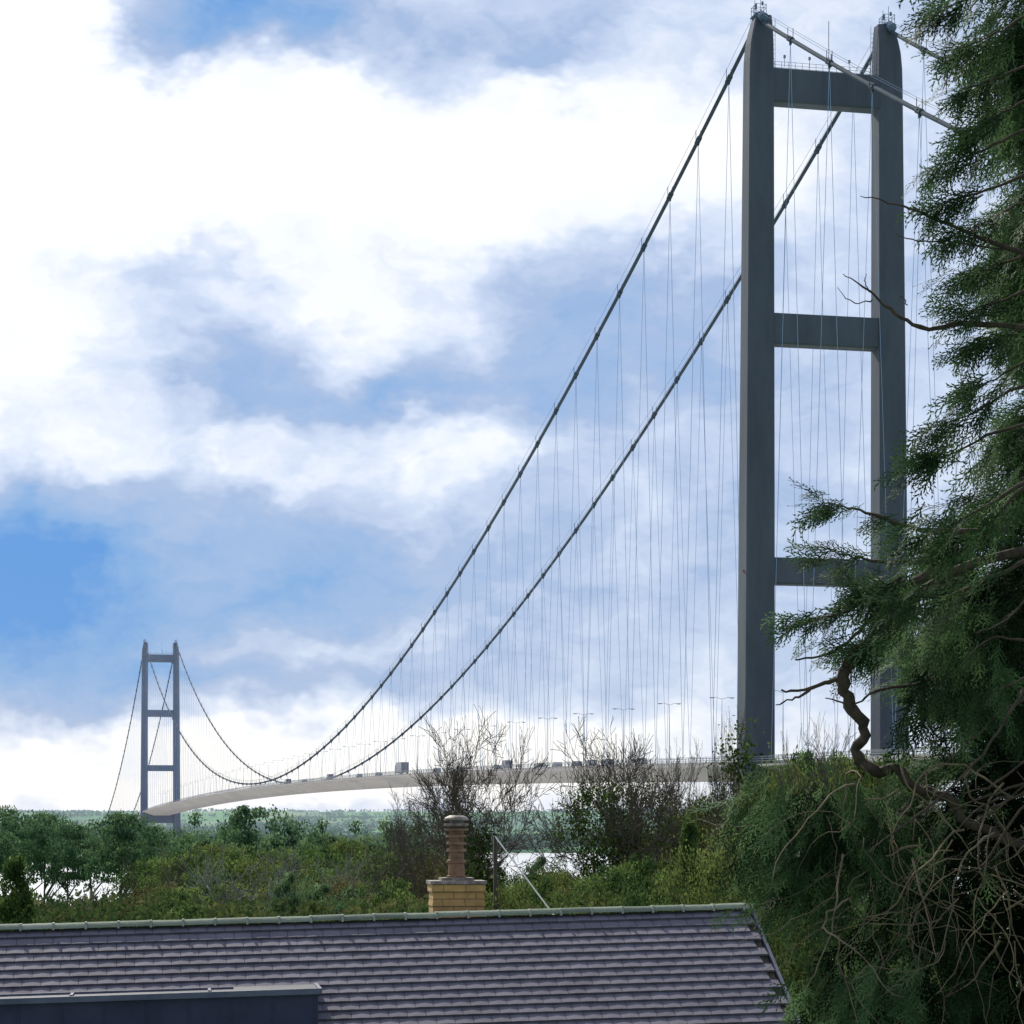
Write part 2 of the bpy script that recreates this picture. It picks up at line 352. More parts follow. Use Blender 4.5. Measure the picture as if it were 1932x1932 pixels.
for sx in(-1,1):
    for u in nodes+side1+side2:
        for du in(-8.95,8.95):
            v=u+du
            if u>=0 and u<=L: v=min(max(v,3),L-3)
            zt=cabz(u)-.4; zb=deckz(v)+.1
            if zt-zb<1.0: continue
            hang.append(((sx*11.7,u,zt),(sx*11.9,v,zb)))
def hd(h):
    x=h[0][0]*math.cos(ANG)-h[0][1]*math.sin(ANG)+BX; y=h[0][0]*math.sin(ANG)+h[0][1]*math.cos(ANG)+405
    return math.hypot(x,y)+(2000 if h[0][1]<-40 else 0)
hang.sort(key=hd)
for a,b_ in hang[:100]:
    a=Vector(a);b_=Vector(b_); d=a-b_
    o=obj('hanger',hmesh,br,loc=b_,sc=(.042,.042,d.length)); o.rotation_mode='QUATERNION'; o.rotation_quaternion=Vector((0,0,1)).rotation_difference(d)
mb=MB()
for a,b_ in hang[100:]: mb.tube([b_,a],.042,3)
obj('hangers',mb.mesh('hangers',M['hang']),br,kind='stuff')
def hw(u):
    w=1.0
    for t in(0,L): w=min(w,sm(3.5,6,abs(u-t)))
    return w
us=sorted(set(list(np.linspace(-280,0,21))+list(np.linspace(0,L,120))+list(np.linspace(L,L+600,40))+[-6,-3.5,3.5,6,L-6,L-3.5,L+3.5,L+6]))
mb=MB(); rd=MB(); ln=MB(); rl=MB()
prof=lambda w:[(-9-5*w,-.9),(-9-5*w,-.55),(-9-2.2*w,-.5),(-9-2.2*w,0),(9+2.2*w,0),(9+2.2*w,-.5),(9+5*w,-.55),(9+5*w,-.9),(9+2.2*w,-1.5),(6,-3.5),(-6,-3.5),(-9-2.2*w,-1.5)]
k=12
for i,u in enumerate(us):
    w=hw(u)
    for x,z in prof(w): mb.v.append((x,u,deckz(u)+z)); mb.t.append(.5)
    if i:
        for j in range(k):
            a=(i-1)*k; mb.f.append((a+j,a+(j+1)%k,a+k+(j+1)%k,a+k+j))
obj('bridge_deck',mb.mesh('bridge_deck',M['deck']),br)
for i in range(len(us)-1):
    u,v=us[i],us[i+1]; zu,zv=deckz(u)+.03,deckz(v)+.03
    for x0,x1 in[(-8.5,-.8),(.8,8.5)]: rd.add([(x0,u,zu),(x1,u,zu),(x1,v,zv),(x0,v,zv)],[(0,1,2,3)])
obj('carriageway',rd.mesh('carriageway',M['asph']),br)
for i,u in enumerate(np.arange(-275,L+590,9)):
    for x in(-4.7,4.7): 
        z=deckz(u)+.034; z2=deckz(u+3)+.034; ln.add([(x-.07,u,z),(x+.07,u,z),(x+.07,u+3,z2),(x-.07,u+3,z2)],[(0,1,2,3)])
obj('lane_marking',ln.mesh('lane_marking',M['line']),br,kind='stuff')
for sx in(-1,1):
    for off,h0,hh in[(10.9,0,1.0),(13.8,-.55,1.25)]:
        for zz in(.4,.7,1.0):
            pts=[(sx*off,u,deckz(u)+h0+hh*zz) for u in us if hw(u)>.9]
            seg=[]
            for p in pts:
                if seg and abs(p[1]-seg[-1][1])>25: rl.tube(seg,.05,4); seg=[]
                seg.append(p)
            if len(seg)>1: rl.tube(seg,.05,4)
        for u in np.arange(-278,1400,3.6):
            if hw(u)>.9: rl.box((sx*off,u,deckz(u)+h0+hh/2),(.09,.09,hh))
obj('railing',rl.mesh('railing',M['rail']),br)
for mat,(a,b_,h1) in((M['conc'],(-262,-330,36)),(M['conc_far'],(L+520,L+580,27))):
    s=4 if b_>a else -6
    mb=MB(); mb.add([(-17,a,-2),(17,a,-2),(17,b_,-2),(-17,b_,-2),(-15,a+s,h1),(15,a+s,h1),(15,b_,h1-6),(-15,b_,h1-6)],[(0,1,5,4),(1,2,6,5),(2,3,7,6),(3,0,4,7),(4,5,6,7)])
    obj('anchorage',mb.mesh('anchorage',mat),br)
BM=Matrix.Translation((BX,405,0))@Matrix.Rotation(ANG,4,'Z')
pm=MB(); pm.tube([(0,0,0),(0,0,6),(0,0,12.6)],[.11,.08,.05],8); pm.tube([(-1.8,0,12.9),(-1.2,0,12.95),(0,0,12.6),(1.2,0,12.95),(1.8,0,12.9)],.045,6)
pmm=pm.mesh('post',M['lamp'],True); lhm=[]
for sx in(-1,1): 
    lh=MB(); lh.box((sx*2.05,0,12.88),(.9,.36,.12)); lh.box((sx*2.05,0,12.78),(.6,.26,.08)); lhm.append(lh.mesh('lamp_head',M['lamp']))
for i,u in enumerate(np.arange(-50,1400,35.2)):
    if abs(u)<10: continue
    p=BM@Vector((0,u,deckz(u)))
    o=obj('street_lamp',None,loc=p,rot=(0,0,ANG),label='double-armed grey street lamp on the bridge deck',category='street lamp',group='street lamps along the bridge')
    obj('post',pmm,o); obj('lamp_head',lhm[0],o); obj('lamp_head',lhm[1],o)
wm=MB(); wm.tube([(-.13,0,0),(.13,0,0)],1,14); wm.tube([(-.14,0,0),(.14,0,0)],.5,10); wmesh=wm.mesh('wheel',M['dark'])
def veh(kind,x,u,rev=False,body='white'):
    p=BM@Vector((x,u,deckz(u)+.04)); sl=math.atan2(deckz(u+1)-deckz(u-1),2)
    cfg={'lorry':('lorry','white box lorry driving over the bridge'),'van':('van',f'{body} panel van driving over the bridge'),'car':('car',f'{body} hatchback car driving over the bridge')}[kind]
    o=obj(kind,None,loc=p,rot=(sl,0,ANG+(math.pi if rev else 0)),label=cfg[1],category=cfg[0],group='traffic on the bridge')
    bd=MB();gl=MB()
    def wheels(xs,ys,r):
        for y in ys:
            for xx in xs: obj('wheel',wmesh,o,loc=(xx,y,r),sc=(1,r,r))
    def prism(m,pr,hw_):
        n=len(pr); vs=[(-hw_,y,z) for y,z in pr]+[(hw_,y,z) for y,z in pr]
        fs=[tuple(range(n))[::-1],tuple(range(n,2*n))]+[(i,(i+1)%n,n+(i+1)%n,n+i) for i in range(n)]
        m.add(vs,fs)
    if kind=='lorry':
        prism(bd,[(-6,.9),(3.2,.9),(3.2,4.0),(-6,4.0)],1.25)
        prism(bd,[(3.5,.6),(5.9,.6),(5.9,1.8),(5.6,3.0),(5.0,3.3),(3.5,3.3)],1.2)
        prism(gl,[(5.55,1.9),(5.93,1.85),(5.66,2.9),(5.4,2.9)],1.05)
        wheels((-1.1,1.1),(4.8,-3.6,-4.8),.5); bd.box((0,-.5,.75),(.9,10.5,.25))
    elif kind=='van':
        prism(bd,[(-2.7,.4),(2.6,.4),(2.65,1.0),(1.8,1.3),(1.1,2.2),(.6,2.35),(-2.65,2.35)],.98)
        prism(gl,[(1.8,1.34),(1.95,1.34),(1.22,2.15),(1.1,2.1)],.9)
        wheels((-.88,.88),(1.7,-1.7),.34)
    else:
        prism(bd,[(-2.0,.3),(2.0,.3),(2.05,.75),(1.1,.95),(.3,1.42),(-1.2,1.45),(-1.95,1.0)],.86)
        prism(gl,[(1.0,.98),(1.15,.98),(.38,1.40),(.25,1.38)],.78)
        for sx in(-1,1): gl.box((sx*.865,-.4,1.15),(.01,1.5,.3))
        wheels((-.76,.76),(1.25,-1.25),.31)
    obj('body',bd.mesh('body',M['white' if body=='white' else 'bluep']),o); obj('windscreen',gl.mesh('windscreen',M['glass']),o)
veh('lorry',-6.5,366,body='white'); veh('van',-6.4,215); veh('car',-3,240,body='blue'); veh('van',-6.4,520); veh('car',-6.4,90); veh('car',-6,310,body='blue'); veh('car',-3,175); veh('van',-6.5,640,body='blue'); veh('car',-6.4,116,body='blue')
for uu,bb in((130,'white'),(156,'blue'),(192,'white'),(275,'white'),(292,'blue'),(410,'white'),(450,'blue'),(590,'white')): veh('car',-6.4 if uu%4 else -3,uu,body=bb)
# ------------------------------------------------------------------ house
A=Vector((-7.17,33,EYE-1.476)); B=Vector((3.46,34.5,EYE-1.225))
e=(B-A).normalized(); th=math.atan2(B.y-A.y,B.x-A.x)
back=A-e*6.0
dn=Vector((math.sin(th)*.866,-math.cos(th)*.866,-.5)).normalized()
dn=(dn-e*dn.dot(e)).normalized(); nrm=e.cross(-dn).normalized()
if nrm.z<0: nrm=-nrm
dnb=Vector((-math.sin(th)*.866,math.cos(th)*.866,-.5)); dnb=(dnb-e*dnb.dot(e)).normalized(); nrb=dnb.cross(e); nrb=nrb if nrb.z>0 else -nrb
RL=(B-back).length; SL=5.2
hb=Vector((-3,34,16.5))
house=obj('house',None,loc=hb,label='low house with purple-grey tiled roof and buff brick chimney',category='house')
def hobj(name,mb,mat,parent=house,**k):
    return obj(name,mb.mesh(name,M[mat]) if isinstance(mb,MB) else mb,parent,loc=-hb if parent is house else (0,0,0),**k)
def P(a,s,h,d=None,nn=None): return back+e*a+(d or dn)*s+(nn or nrm)*h
roof=MB()
g=.205;tw_=.25; rows=int(SL/g)
for side in(0,1):
    d,nn=(dn,nrm) if side==0 else (dnb,nrb)
    for j in range(rows):
        off=(j%2)*tw_/2
        na=int(RL/tw_)+1
        rowj=random.uniform(-.002,.002); rt=random.gauss(0,.05)
        for i in range(na):
            a0=i*tw_+off-tw_/2; a1=a0+tw_-.0055
            a0=max(0,a0); a1=min(RL,a1)
            if a1-a0<.03: continue
            s0=j*g+rowj; s1=s0+g+.028+random.uniform(-.002,.002); t=random.gauss(.5,.13)+rt
            jit=random.uniform(-.001,.002); K=4 if side==0 else 1
            vs=[]
            for k in range(K+1):
                f=k/K; a=a0+(a1-a0)*f; cv=.005*math.sin(math.pi*f)
                vs+= [P(a,s0,.004+cv,d,nn),P(a,s1,.040+cv+jit,d,nn),P(a,s1-.006,.006+jit,d,nn)]
            fs=[]
            for k in range(K):
                q=k*3; fs+=[(q,q+1,q+4,q+3),(q+1,q+2,q+5,q+4)]
            if side: fs=[f[::-1] for f in fs]
            roof.add(vs,fs,t)
roofo=hobj('roof',roof,'tile')
ul=MB()
pe=[P(.0,0,-.02),P(RL,0,-.02),P(RL,SL,-.02),P(0,SL,-.02)]; ul.add(pe+[p-Vector((0,0,.18)) for p in pe],[(0,3,2,1),(4,5,6,7),(1,2,6,5),(2,3,7,6),(3,0,4,7)])
pe=[P(.0,0,-.02,dnb,nrb),P(RL,0,-.02,dnb,nrb),P(RL,SL,-.02,dnb,nrb),P(0,SL,-.02,dnb,nrb)]; ul.add(pe+[p-Vector((0,0,.18)) for p in pe],[(0,1,2,3),(7,6,5,4),(1,5,6,2),(2,6,7,3),(3,7,4,0)])
hobj('roof_deck',ul,'wood')
rg=MB(); jn=MB(); Lr=.45; nR=int(RL/Lr)
for i in range(nR+1):
    a0=i*Lr; a1=min(RL+.03,a0+Lr-.012); t=random.gauss(.5,.2); lift=random.uniform(-.006,.008); tl=random.uniform(-.006,.006)
    vs=[];K=8
    for a,dz in((a0,0),(a1,tl)):
        for k in range(K+1):
            an=math.pi*(k/K)*.78+math.pi*.11
            c=P(a,0,0); hdir=Vector((math.sin(th),-math.cos(th),0))
            vs.append(c+hdir*(math.cos(an)*.14)+Vector((0,0,math.sin(an)*.11-.015+lift+dz)))
    rg.add(vs,[(k,k+K+1,k+K+2,k+1)for k in range(K)]+[tuple(range(K+1)),tuple(range(K+1,2*K+2))[::-1]],t)
    jn.box(P(a1+.006,0,.07)+Vector((0,0,-.012)),(.03,.2,.10),.5,Matrix.Rotation(th,3,'Z'))
hobj('ridge_capping',rg,'ridge'); hobj('ridge_mortar',jn,'mortar')
wl=MB(); inset=.35
hdir=Vector((math.sin(th),-math.cos(th),0))
hw_=SL*.866-.4
for s in(0,1):
    a=inset if s==0 else RL-inset
    c=P(a,0,0); p1=c+hdir*hw_; p2=c-hdir*hw_
    top1=c.z-.25-hw_*.577
    vs=[Vector((p1.x,p1.y,16)),Vector((p2.x,p2.y,16)),Vector((p2.x,p2.y,top1)),Vector((c.x,c.y,c.z-.3)),Vector((p1.x,p1.y,top1))]
    wl.add(vs,[(0,1,2,3,4)])
    if s==0: v0=vs
for i0 in((0,4),(1,2)):
    wl.add([v0[i0[0]],vs[i0[0]],vs[i0[1]],v0[i0[1]]],[(0,1,2,3)])
hobj('wall',wl,'brickw')
vg=MB()
for d in(dn,dnb):
    p0=B+e*.03; p1=p0+d*SL
    vg.add([p0+Vector((0,0,.03)),p1+Vector((0,0,.03)),p1-Vector((0,0,.2)),p0-Vector((0,0,.2)),p0+e*.04+Vector((0,0,.03)),p1+e*.04+Vector((0,0,.03)),p1+e*.04-Vector((0,0,.2)),p0+e*.04-Vector((0,0,.2))],[(0,1,5,4),(4,5,6,7),(3,2,1,0),(7,6,2,3)])
hobj('verge_board',vg,'alu')
fr=Vector(((600-966)/F*31.2,31.2,EYE-2.132)); Rz=Matrix.Rotation(th,3,'Z')
dm=MB(); w=10.5; dp=2.2; hh=1.1
el=e
def DP(a,b,z): return fr+el*a-hdir*b+Vector((0,0,z))
def slab(mb,a0,a1,b0,b1,z0,z1):
    vs=[DP(a,b,z) for z in(z0,z1) for b in(b0,b1) for a in(a0,a1)]
    mb.add(vs,[(0,2,3,1),(4,5,7,6),(0,1,5,4),(2,6,7,3),(0,4,6,2),(1,3,7,5)])
slab(dm,-w,0,0,dp,-hh,-.10)
for i in range(20): slab(dm,-w+i*.55,-w+i*.55+.02,-.012,0,-hh,-.12)
dormer=hobj('dormer',dm,'navy')
d2=MB(); slab(d2,-w,.03,-.03,dp,-.098,-.03); 
o=hobj('flat_roof',d2,'felt',dormer)
d3=MB(); slab(d3,-w,.05,-.07,-.02,-.09,-.015); slab(d3,.0,.05,-.02,dp,-.09,-.015)
slab(d3,-w,-1.1,.55,.6,-.03,.0); 
for a in(-1.4,-3.2,-5.0,-6.8): slab(d3,a-.04,a,.1,.6,-.03,-.005)
hobj('fascia_trim',d3,'alu',dormer)
cc=Vector(((861-966)/F*36,36,EYE-.825)); ch=MB(); Rc=Rz
ch.box(cc+Vector((0,0,-1.3)),(.78,.6,2.3),R=Rc)
ch.box(cc+Vector((0,0,-.12)),(.82,.64,.12),R=Rc)
ch.box(cc+Vector((0,0,-.37)),(.80,.62,.05),R=Rc)
chim=hobj('chimney',ch,'brick')
cp=MB(); cp.box(cc+Vector((0,0,-.035)),(.86,.68,.05),R=Rc); cp.box(cc+Vector((0,0,.01)),(.5,.4,.05),R=Rc); obj('chimney_cap',cp.mesh('chimney_cap',M['cowl']),chim)
pt=MB(); c2=cc
prof_=[(.0,.15),(.06,.155),(.07,.13),(.25,.122),(.26,.15),(.30,.15),(.31,.118),(.42,.114),(.43,.155),(.47,.15),(.48,.114),(.53,.112),(.54,.155),(.575,.15),(.585,.112),(.64,.112),(.65,.16),(.685,.155),(.695,.112),(.74,.115),(.75,.18),(.78,.185),(.79,.12)]
pt.tube([c2+Vector((0,0,z)) for z,r_ in prof_],[r_ for z,r_ in prof_],20); obj('chimney_pot',pt.mesh('chimney_pot',M['terra'],False),chim)
cw=MB(); pr=[(.79,.10),(.83,.19),(.86,.19),(.865,.10),(.905,.10),(.91,.19),(.94,.185),(.96,.16),(.985,.10)]
cw.tube([c2+Vector((0,0,z)) for z,r_ in pr],[r_ for z,r_ in pr],20); obj('chimney_cowl',cw.mesh('chimney_cowl',M['cowl'],False),chim)
pb=W(934,1590,60); gz=H(pb.x,60); ptop=W(934,1578,60).z-gz
up=obj('utility_pole',None,loc=(pb.x,60,gz),label='slim weathered wooden pole with a slanting stay wire',category='utility pole')
mb=MB(); mb.tube([(0,0,-.3),(.03,0,ptop*.5),(0,0,ptop)],[.08,.07,.05],10); obj('pole',mb.mesh('pole',M['wood'],True),up)
q=W(1045,1727,56); dv=Vector((q.x-pb.x,q.y-60,q.z-gz))-Vector((0,0,ptop))
mb=MB(); mb.tube([Vector((0,0,ptop)),Vector((0,0,ptop))+dv*2.6],.019,6); obj('stay_wire',mb.mesh('stay_wire',M['wire']),up)
# ------------------------------------------------------------------ trees
def crown_leaves(n,clumps,size,shape='round',seed=0):
    r=np.random.default_rng(seed); C=[];T=[]
    per=n//clumps
    for i in range(clumps):
        if shape in('round','high'):
            while True:
                p=r.uniform(-1,1,3)
                if .2<np.linalg.norm(p)<1: break
            if shape=='round': c=np.array([p[0]*.38,p[1]*.38,.60+p[2]*.34]); rr=r.uniform(.05,.12)*(1.15-.5*(c[2]))
            else: c=np.array([p[0]*.38,p[1]*.38,.77+p[2]*.20]); rr=r.uniform(.05,.10)
        elif shape=='cone':
            h=r.uniform(.05,.98)**.9; a=r.uniform(0,2*math.pi); R=.30*(1-h)**.8+.02
            c=np.array([math.cos(a)*R*r.uniform(.5,1),math.sin(a)*R*r.uniform(.5,1),h]); rr=.035+.06*(1-h)
        else:
            h=r.uniform(.1,.9); a=r.uniform(0,2*math.pi); R=.40*math.sqrt(max(0,1-((h-.45)/.6)**2))
            c=np.array([math.cos(a)*R*r.uniform(.2,1),math.sin(a)*R*r.uniform(.2,1),h]); rr=r.uniform(.04,.12)
        q=r.normal(size=(per,3)); q/=np.linalg.norm(q,axis=1,keepdims=True); q*=(r.uniform(0,1,(per,1))**.5)*rr*np.array([1.2,1.2,.8 if shape!='high' else .45])*(1+.4*r.exponential(.3,(per,1)))
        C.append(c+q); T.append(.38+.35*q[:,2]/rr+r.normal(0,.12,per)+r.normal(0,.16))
    C=np.concatenate(C);T=np.concatenate(T)
    return quads(C,rng.uniform(.6,1.3,len(C))*size,.6),T
def branchy(seed,levels=6,spread=.6,base_r=.009,len1=.13,decay=.8,trunk=.42,rmin=.0009,tw=.82,k0=8):
    """single trunk, then a rounded fan of ever finer branches"""
    R=random.Random(seed); segs_t=MB(); segs_c=MB()
    def grow(p,d,l,r,lev):
        pts=[p];q=p.copy();dd=d.copy()
        ns=4 if lev<3 else 3
        for i in range(ns):
            dd=(dd+Vector((R.gauss(0,.17),R.gauss(0,.17),R.gauss(.03,.10)))*(.4 if lev==0 else 1)).normalized(); q=q+dd*(l/ns); pts.append(q.copy())
        r1=max(r*(.8 if lev==0 else .66),rmin)
        rad=[r+(r1-r)*i/ns for i in range(ns+1)]
        (segs_t if lev<2 else segs_c).tube(pts,rad,6 if lev<2 else 3,cap=False)
        if lev>=levels: return
        nk=k0 if lev==0 else R.randint(2,3)
        a0=R.random()*6.28
        for i in range(nk):
            if lev==0:
                a=a0+6.28*i/nk; o_=R.uniform(.2,1.15); nd=Vector((math.cos(a)*o_,math.sin(a)*o_,1)).normalized(); nl=len1*R.uniform(.9,1.3)
                grow(pts[-1] if i%2 else pts[-2],nd,nl,r1*.42,1)
            else:
                ax=Vector((R.gauss(0,1),R.gauss(0,1),R.gauss(0,1))).normalized()
                nd=(dd+ax*spread*R.uniform(.6,1.3)+Vector((0,0,.05))).normalized()
                grow(q if i<2 else pts[-2],nd,l*decay*R.uniform(.75,1.15),max(rmin,r1*(.90 if i==0 else .7)),lev+1)
        if lev>=1:
            for pp in pts[1:-1]:
                if R.random()<tw:
                    ax=Vector((R.gauss(0,1),R.gauss(0,1),R.gauss(.1,.6))).normalized()
                    grow(pp,(dd*.5+ax*.8).normalized(),l*.6,max(r1*.35,rmin),max(lev+2,levels-1))
    grow(Vector((0,0,0)),Vector((0,0,1)),trunk,base_r,0)
    zs=np.array([v[2] for v in segs_c.v]); zmax=np.percentile(zs,99.6)
    for m_ in(segs_t,segs_c): m_.v=[(x/zmax,y/zmax,z/zmax) for x,y,z in m_.v]
    wid=np.percentile(np.abs(np.array(segs_c.v)[:,0]),96)
    return segs_t,segs_c,wid
def leafy_trunk(seed):
    R=random.Random(seed); mb=MB(); mb.tube([(0,0,-.02),(.01,0,.2),(-.01,.01,.45),(0,0,.75)],[.022,.018,.012,.004],8)
    for i in range(11):
        z=R.uniform(.25,.65); a=R.uniform(0,6.28); l=R.uniform(.15,.3)
        mb.tube([(0,0,z),(math.cos(a)*l*.5,math.sin(a)*l*.5,z+l*.35),(math.cos(a)*l,math.sin(a)*l,z+l*.6)],[.009,.006,.002],5)
    return mb.mesh('trunk',M['bark'],True)
variants={}
def mk(kind,shape,n,cl,size,mat,k):
    out=[]
    for i in range(k):
        V,T=crown_leaves(n,cl,size,shape,seed=len(variants)*17+i*3+5)
        out.append((leafy_trunk(i),np_mesh('crown',V,T,M[mat])))
    variants[kind]=out
mk('far','round',11000,90,.024,'leaf_far',3)
mk('green','round',12000,110,.020,'leaf',3)
mk('olive','bush',11000,120,.019,'leaf_olive',3)
mk('rust','bush',11000,120,.018,'leaf_rust',3)
mk('conifer','cone',11000,170,.02,'leaf',2)
mk('high','high',8000,70,.022,'leaf_far',3)
bare=[]
for i in range(4):
    t_,c_,wd=branchy(40+i,trunk=[.42,.36,.2,.26][i],len1=[.14,.14,.17,.16][i],k0=[10,10,8,7][i],levels=6 if i<2 else 5,rmin=.0010 if i<2 else .0013)
    bare.append((t_,c_,wd,{}))
def bare_mesh(i,mat):
    t_,c_,wd,ca=bare[i]
    if mat not in ca: ca[mat]=(t_.mesh('trunk',M['bark'],True),c_.mesh('crown',M[mat]))
    return ca[mat]+(wd,)
LB={'far':('tree','hazy green broadleaf tree on the riverbank','tree'),'high':('tree','hazy green riverbank tree with a high rounded crown','tree'),'green':('tree','dark green broadleaf tree in the wooded bank','tree'),
'olive':('shrub','olive and yellow-green tall shrub behind the house','shrub'),'rust':('shrub','russet-brown autumn shrub behind the house','shrub'),
'conifer':('conifer_tree','dark green pointed conifer in the wooded bank','tree')}
cnt=0
def plant(kind,px,ty,Y,wpx):
    global cnt; cnt+=1
    x=(px-966)/F*Y; gz=H(x,Y)-.1; top=EYE+(1558-ty)/F*Y; h=top-gz; w=wpx/F*Y
    if kind.startswith('bare'):
        i=int(kind[-1]); mat='paletwig' if kind[4]=='p' else 'twig'
        tm,cm,wd=bare_mesh(i,mat); sx=w/(2*wd)
        o=obj('bare_tree',None,loc=(x,Y,gz),rot=(0,0,cnt*1.3),sc=(sx,sx,h),label='leafless bare-branched tree with fine upright twigs' if mat=='twig' else 'leafless scrubby tree with pale grey twigs',category='tree')
        obj('trunk',tm,o); obj('crown',cm,o); return o,h,w,sx
    nm,lb,cat=LB[kind]; v=variants[kind][cnt%len(variants[kind])]
    sx=w/.78
    o=obj(nm,None,loc=(x,Y,gz),rot=(0,0,cnt*2.1),sc=(sx,sx,h),label=lb,category=cat)
    obj('trunk',v[0],o); obj('crown',v[1],o); return o,h,w,sx
for a in [('high',-10,1508,230,180),('high',38,1520,220,150),('high',85,1526,240,140),('high',128,1540,230,130),('high',170,1542,235,140),('high',230,1526,200,170),('high',285,1556,220,150),('high',330,1550,240,150),('far',385,1524,210,180),('far',435,1540,250,160),('far',487,1498,190,200),('far',530,1535,210,160),('far',565,1518,200,170),('far',615,1550,220,150),('far',690,1540,190,190),('far',745,1522,170,190),('far',650,1560,200,160),('far',800,1550,180,150),('high',-40,1536,200,150),
 ('far',410,1564,165,180),('far',460,1556,160,180),('far',590,1566,165,180),('far',720,1572,150,180),('green',640,1570,150,170),('green',440,1572,150,170),
 ('green',290,1600,125,170),('green',345,1585,120,180),('green',410,1580,115,180),('green',520,1575,115,190),('green',590,1582,120,180),('green',680,1575,115,190),('green',740,1580,110,170),
 ('green',390,1588,150,170),('olive',720,1605,120,160),('green',790,1578,110,160),('olive',560,1600,100,170),('green',480,1584,150,170),('far',640,1598,130,160),
 ('rust',130,1690,78,190),('rust',290,1655,82,170),('rust',40,1690,85,170),('rust',650,1635,80,170),('green',725,1628,74,170),('green',420,1640,84,200),('olive',560,1640,86,200),('olive',200,1688,90,170),('green',340,1646,80,180),
 ('barep2',400,1610,88,200),('barep3',490,1604,80,240),('barep3',640,1616,85,190),('barep2',120,1672,80,180),('bare2',300,1600,90,180),('bare2',720,1590,95,180),
 ('conifer',30,1612,50,230),('green',776,1672,56,135),('green',690,1690,55,140),
 ('green',990,1628,72,170),('olive',1060,1618,80,170),('olive',950,1640,60,130),('green',1120,1610,66,170),('olive',1220,1560,90,190),('olive',1290,1510,100,180),('olive',1350,1475,85,190),('olive',1400,1530,60,200),('green',1230,1610,60,180),('green',1180,1590,75,170),('olive',1320,1570,58,190),('conifer',1300,1540,64,150),('green',840,1650,66,140),('green',880,1630,90,150),('far',1030,1600,150,110),
 ('olive',1450,1435,75,190),('olive',1500,1400,80,190),('green',1560,1378,90,180),('olive',1640,1392,85,200),('olive',1400,1430,95,160),('olive',1700,1410,90,200),('green',1490,1390,100,160),('green',1600,1380,100,170),('far',1530,1385,95,150),('green',1665,1390,100,170),('olive',1590,1440,70,220),('olive',1690,1470,66,220)]:
    plant(*a)
R2=random.Random(3)
for i in range(70):
    px=R2.uniform(-40,1480); near=R2.random()<.42
    Y=R2.uniform(62,92) if near else R2.uniform(95,165)
    ty=1688-66*R2.random()**1.4 if near else 1640-76*R2.random()-(45*sm(1120,1300,px))
    if px<275: ty=max(ty,1684)
    if 920<px<1120: ty=max(ty,1630)
    kd=R2.choice(['green','rust','green','far','olive','green'] if px<800 else ['olive','green','green','rust'])
    plant(kd,px,ty,Y,R2.uniform(90,165))
def ivy(o,n,z0,z1,r0,r1,sx,h,seed):
    """ivy leaves massed round the stem and into the lower crown; metres"""
    r=np.random.default_rng(seed); cl=max(8,n//90); C=[];T=[]
    for c in range(cl):
        z=r.uniform(z0,z1); a=r.uniform(0,6.28); f=(z-z0)/(z1-z0); R=(r0+(r1-r0)*math.sin(min(1,f*1.15)*math.pi*.62))*math.sqrt(r.uniform(0,1))*r.uniform(.7,1.3)
        q=r.normal(size=(n//cl,3))*np.array([.24,.24,.34])*r.uniform(.6,1.3)
        C.append(np.array([math.cos(a)*R,math.sin(a)*R,z*h])+q); T.append(r.normal(.44,.13)+q[:,2]*.35+r.normal(0,.15,n//cl))
    C=np.concatenate(C);T=np.concatenate(T); V=quads(C,r.uniform(.07,.15,len(C)),.8)/np.array([sx,sx,h])
    obj('ivy',np_mesh('ivy',V,T,M['ivy']),o)
o,h,w,sx=plant('bare0',905,1366,88,300); ivy(o,2600,.3,.62,.1,.6,sx,h,1)
o,h,w,sx=plant('bare1',868,1420,93,200)
o,h,w,sx=plant('bare1',1150,1382,84,300); ivy(o,6500,.42,.80,.5,1.9,sx,h,2)
o,h,w,sx=plant('bare0',1175,1400,88,260)
o,h,w,sx=plant('bare1',1290,1420,92,160); ivy(o,2200,.4,.78,.3,.9,sx,h,5)
o,h,w,sx=plant('bare0',785,1490,98,150)
o,h,w,sx=plant('bare0',1385,1352,70,110); ivy(o,1000,.6,.93,.15,.5,sx,h,3)
o,h,w,sx=plant('bare0',1540,1375,72,190)
n=90000
Y=60*(330/60)**rng.uniform(0,1,n)**1.3; X=rng.uniform(-.27,.27,n)*Y+rng.normal(0,2,n)
Z=np.empty(n);T=np.empty(n)
for i in range(n):
    x,y=X[i],Y[i]; g_=H(x,y); nz=noise.noise(Vector((x*.35*60/y,y*.12,0))); n2=noise.noise(Vector((x*.12,y*.05,7)))
    tp=EYE-(.032-.009*nz)*y ; tp=min(tp,g_+8+3*nz)
    k=rng.uniform()**.5
    Z[i]=g_+(max(tp-g_,1))*k
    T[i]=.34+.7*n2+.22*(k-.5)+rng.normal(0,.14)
V=quads(np.stack([X,Y,Z],1),rng.uniform(.12,.3,n)*(Y/90)**.6,.6)
obj('undergrowth',np_mesh('undergrowth',V,T,M['under']),kind='stuff',label='tangled green and brown bankside undergrowth',category='undergrowth')
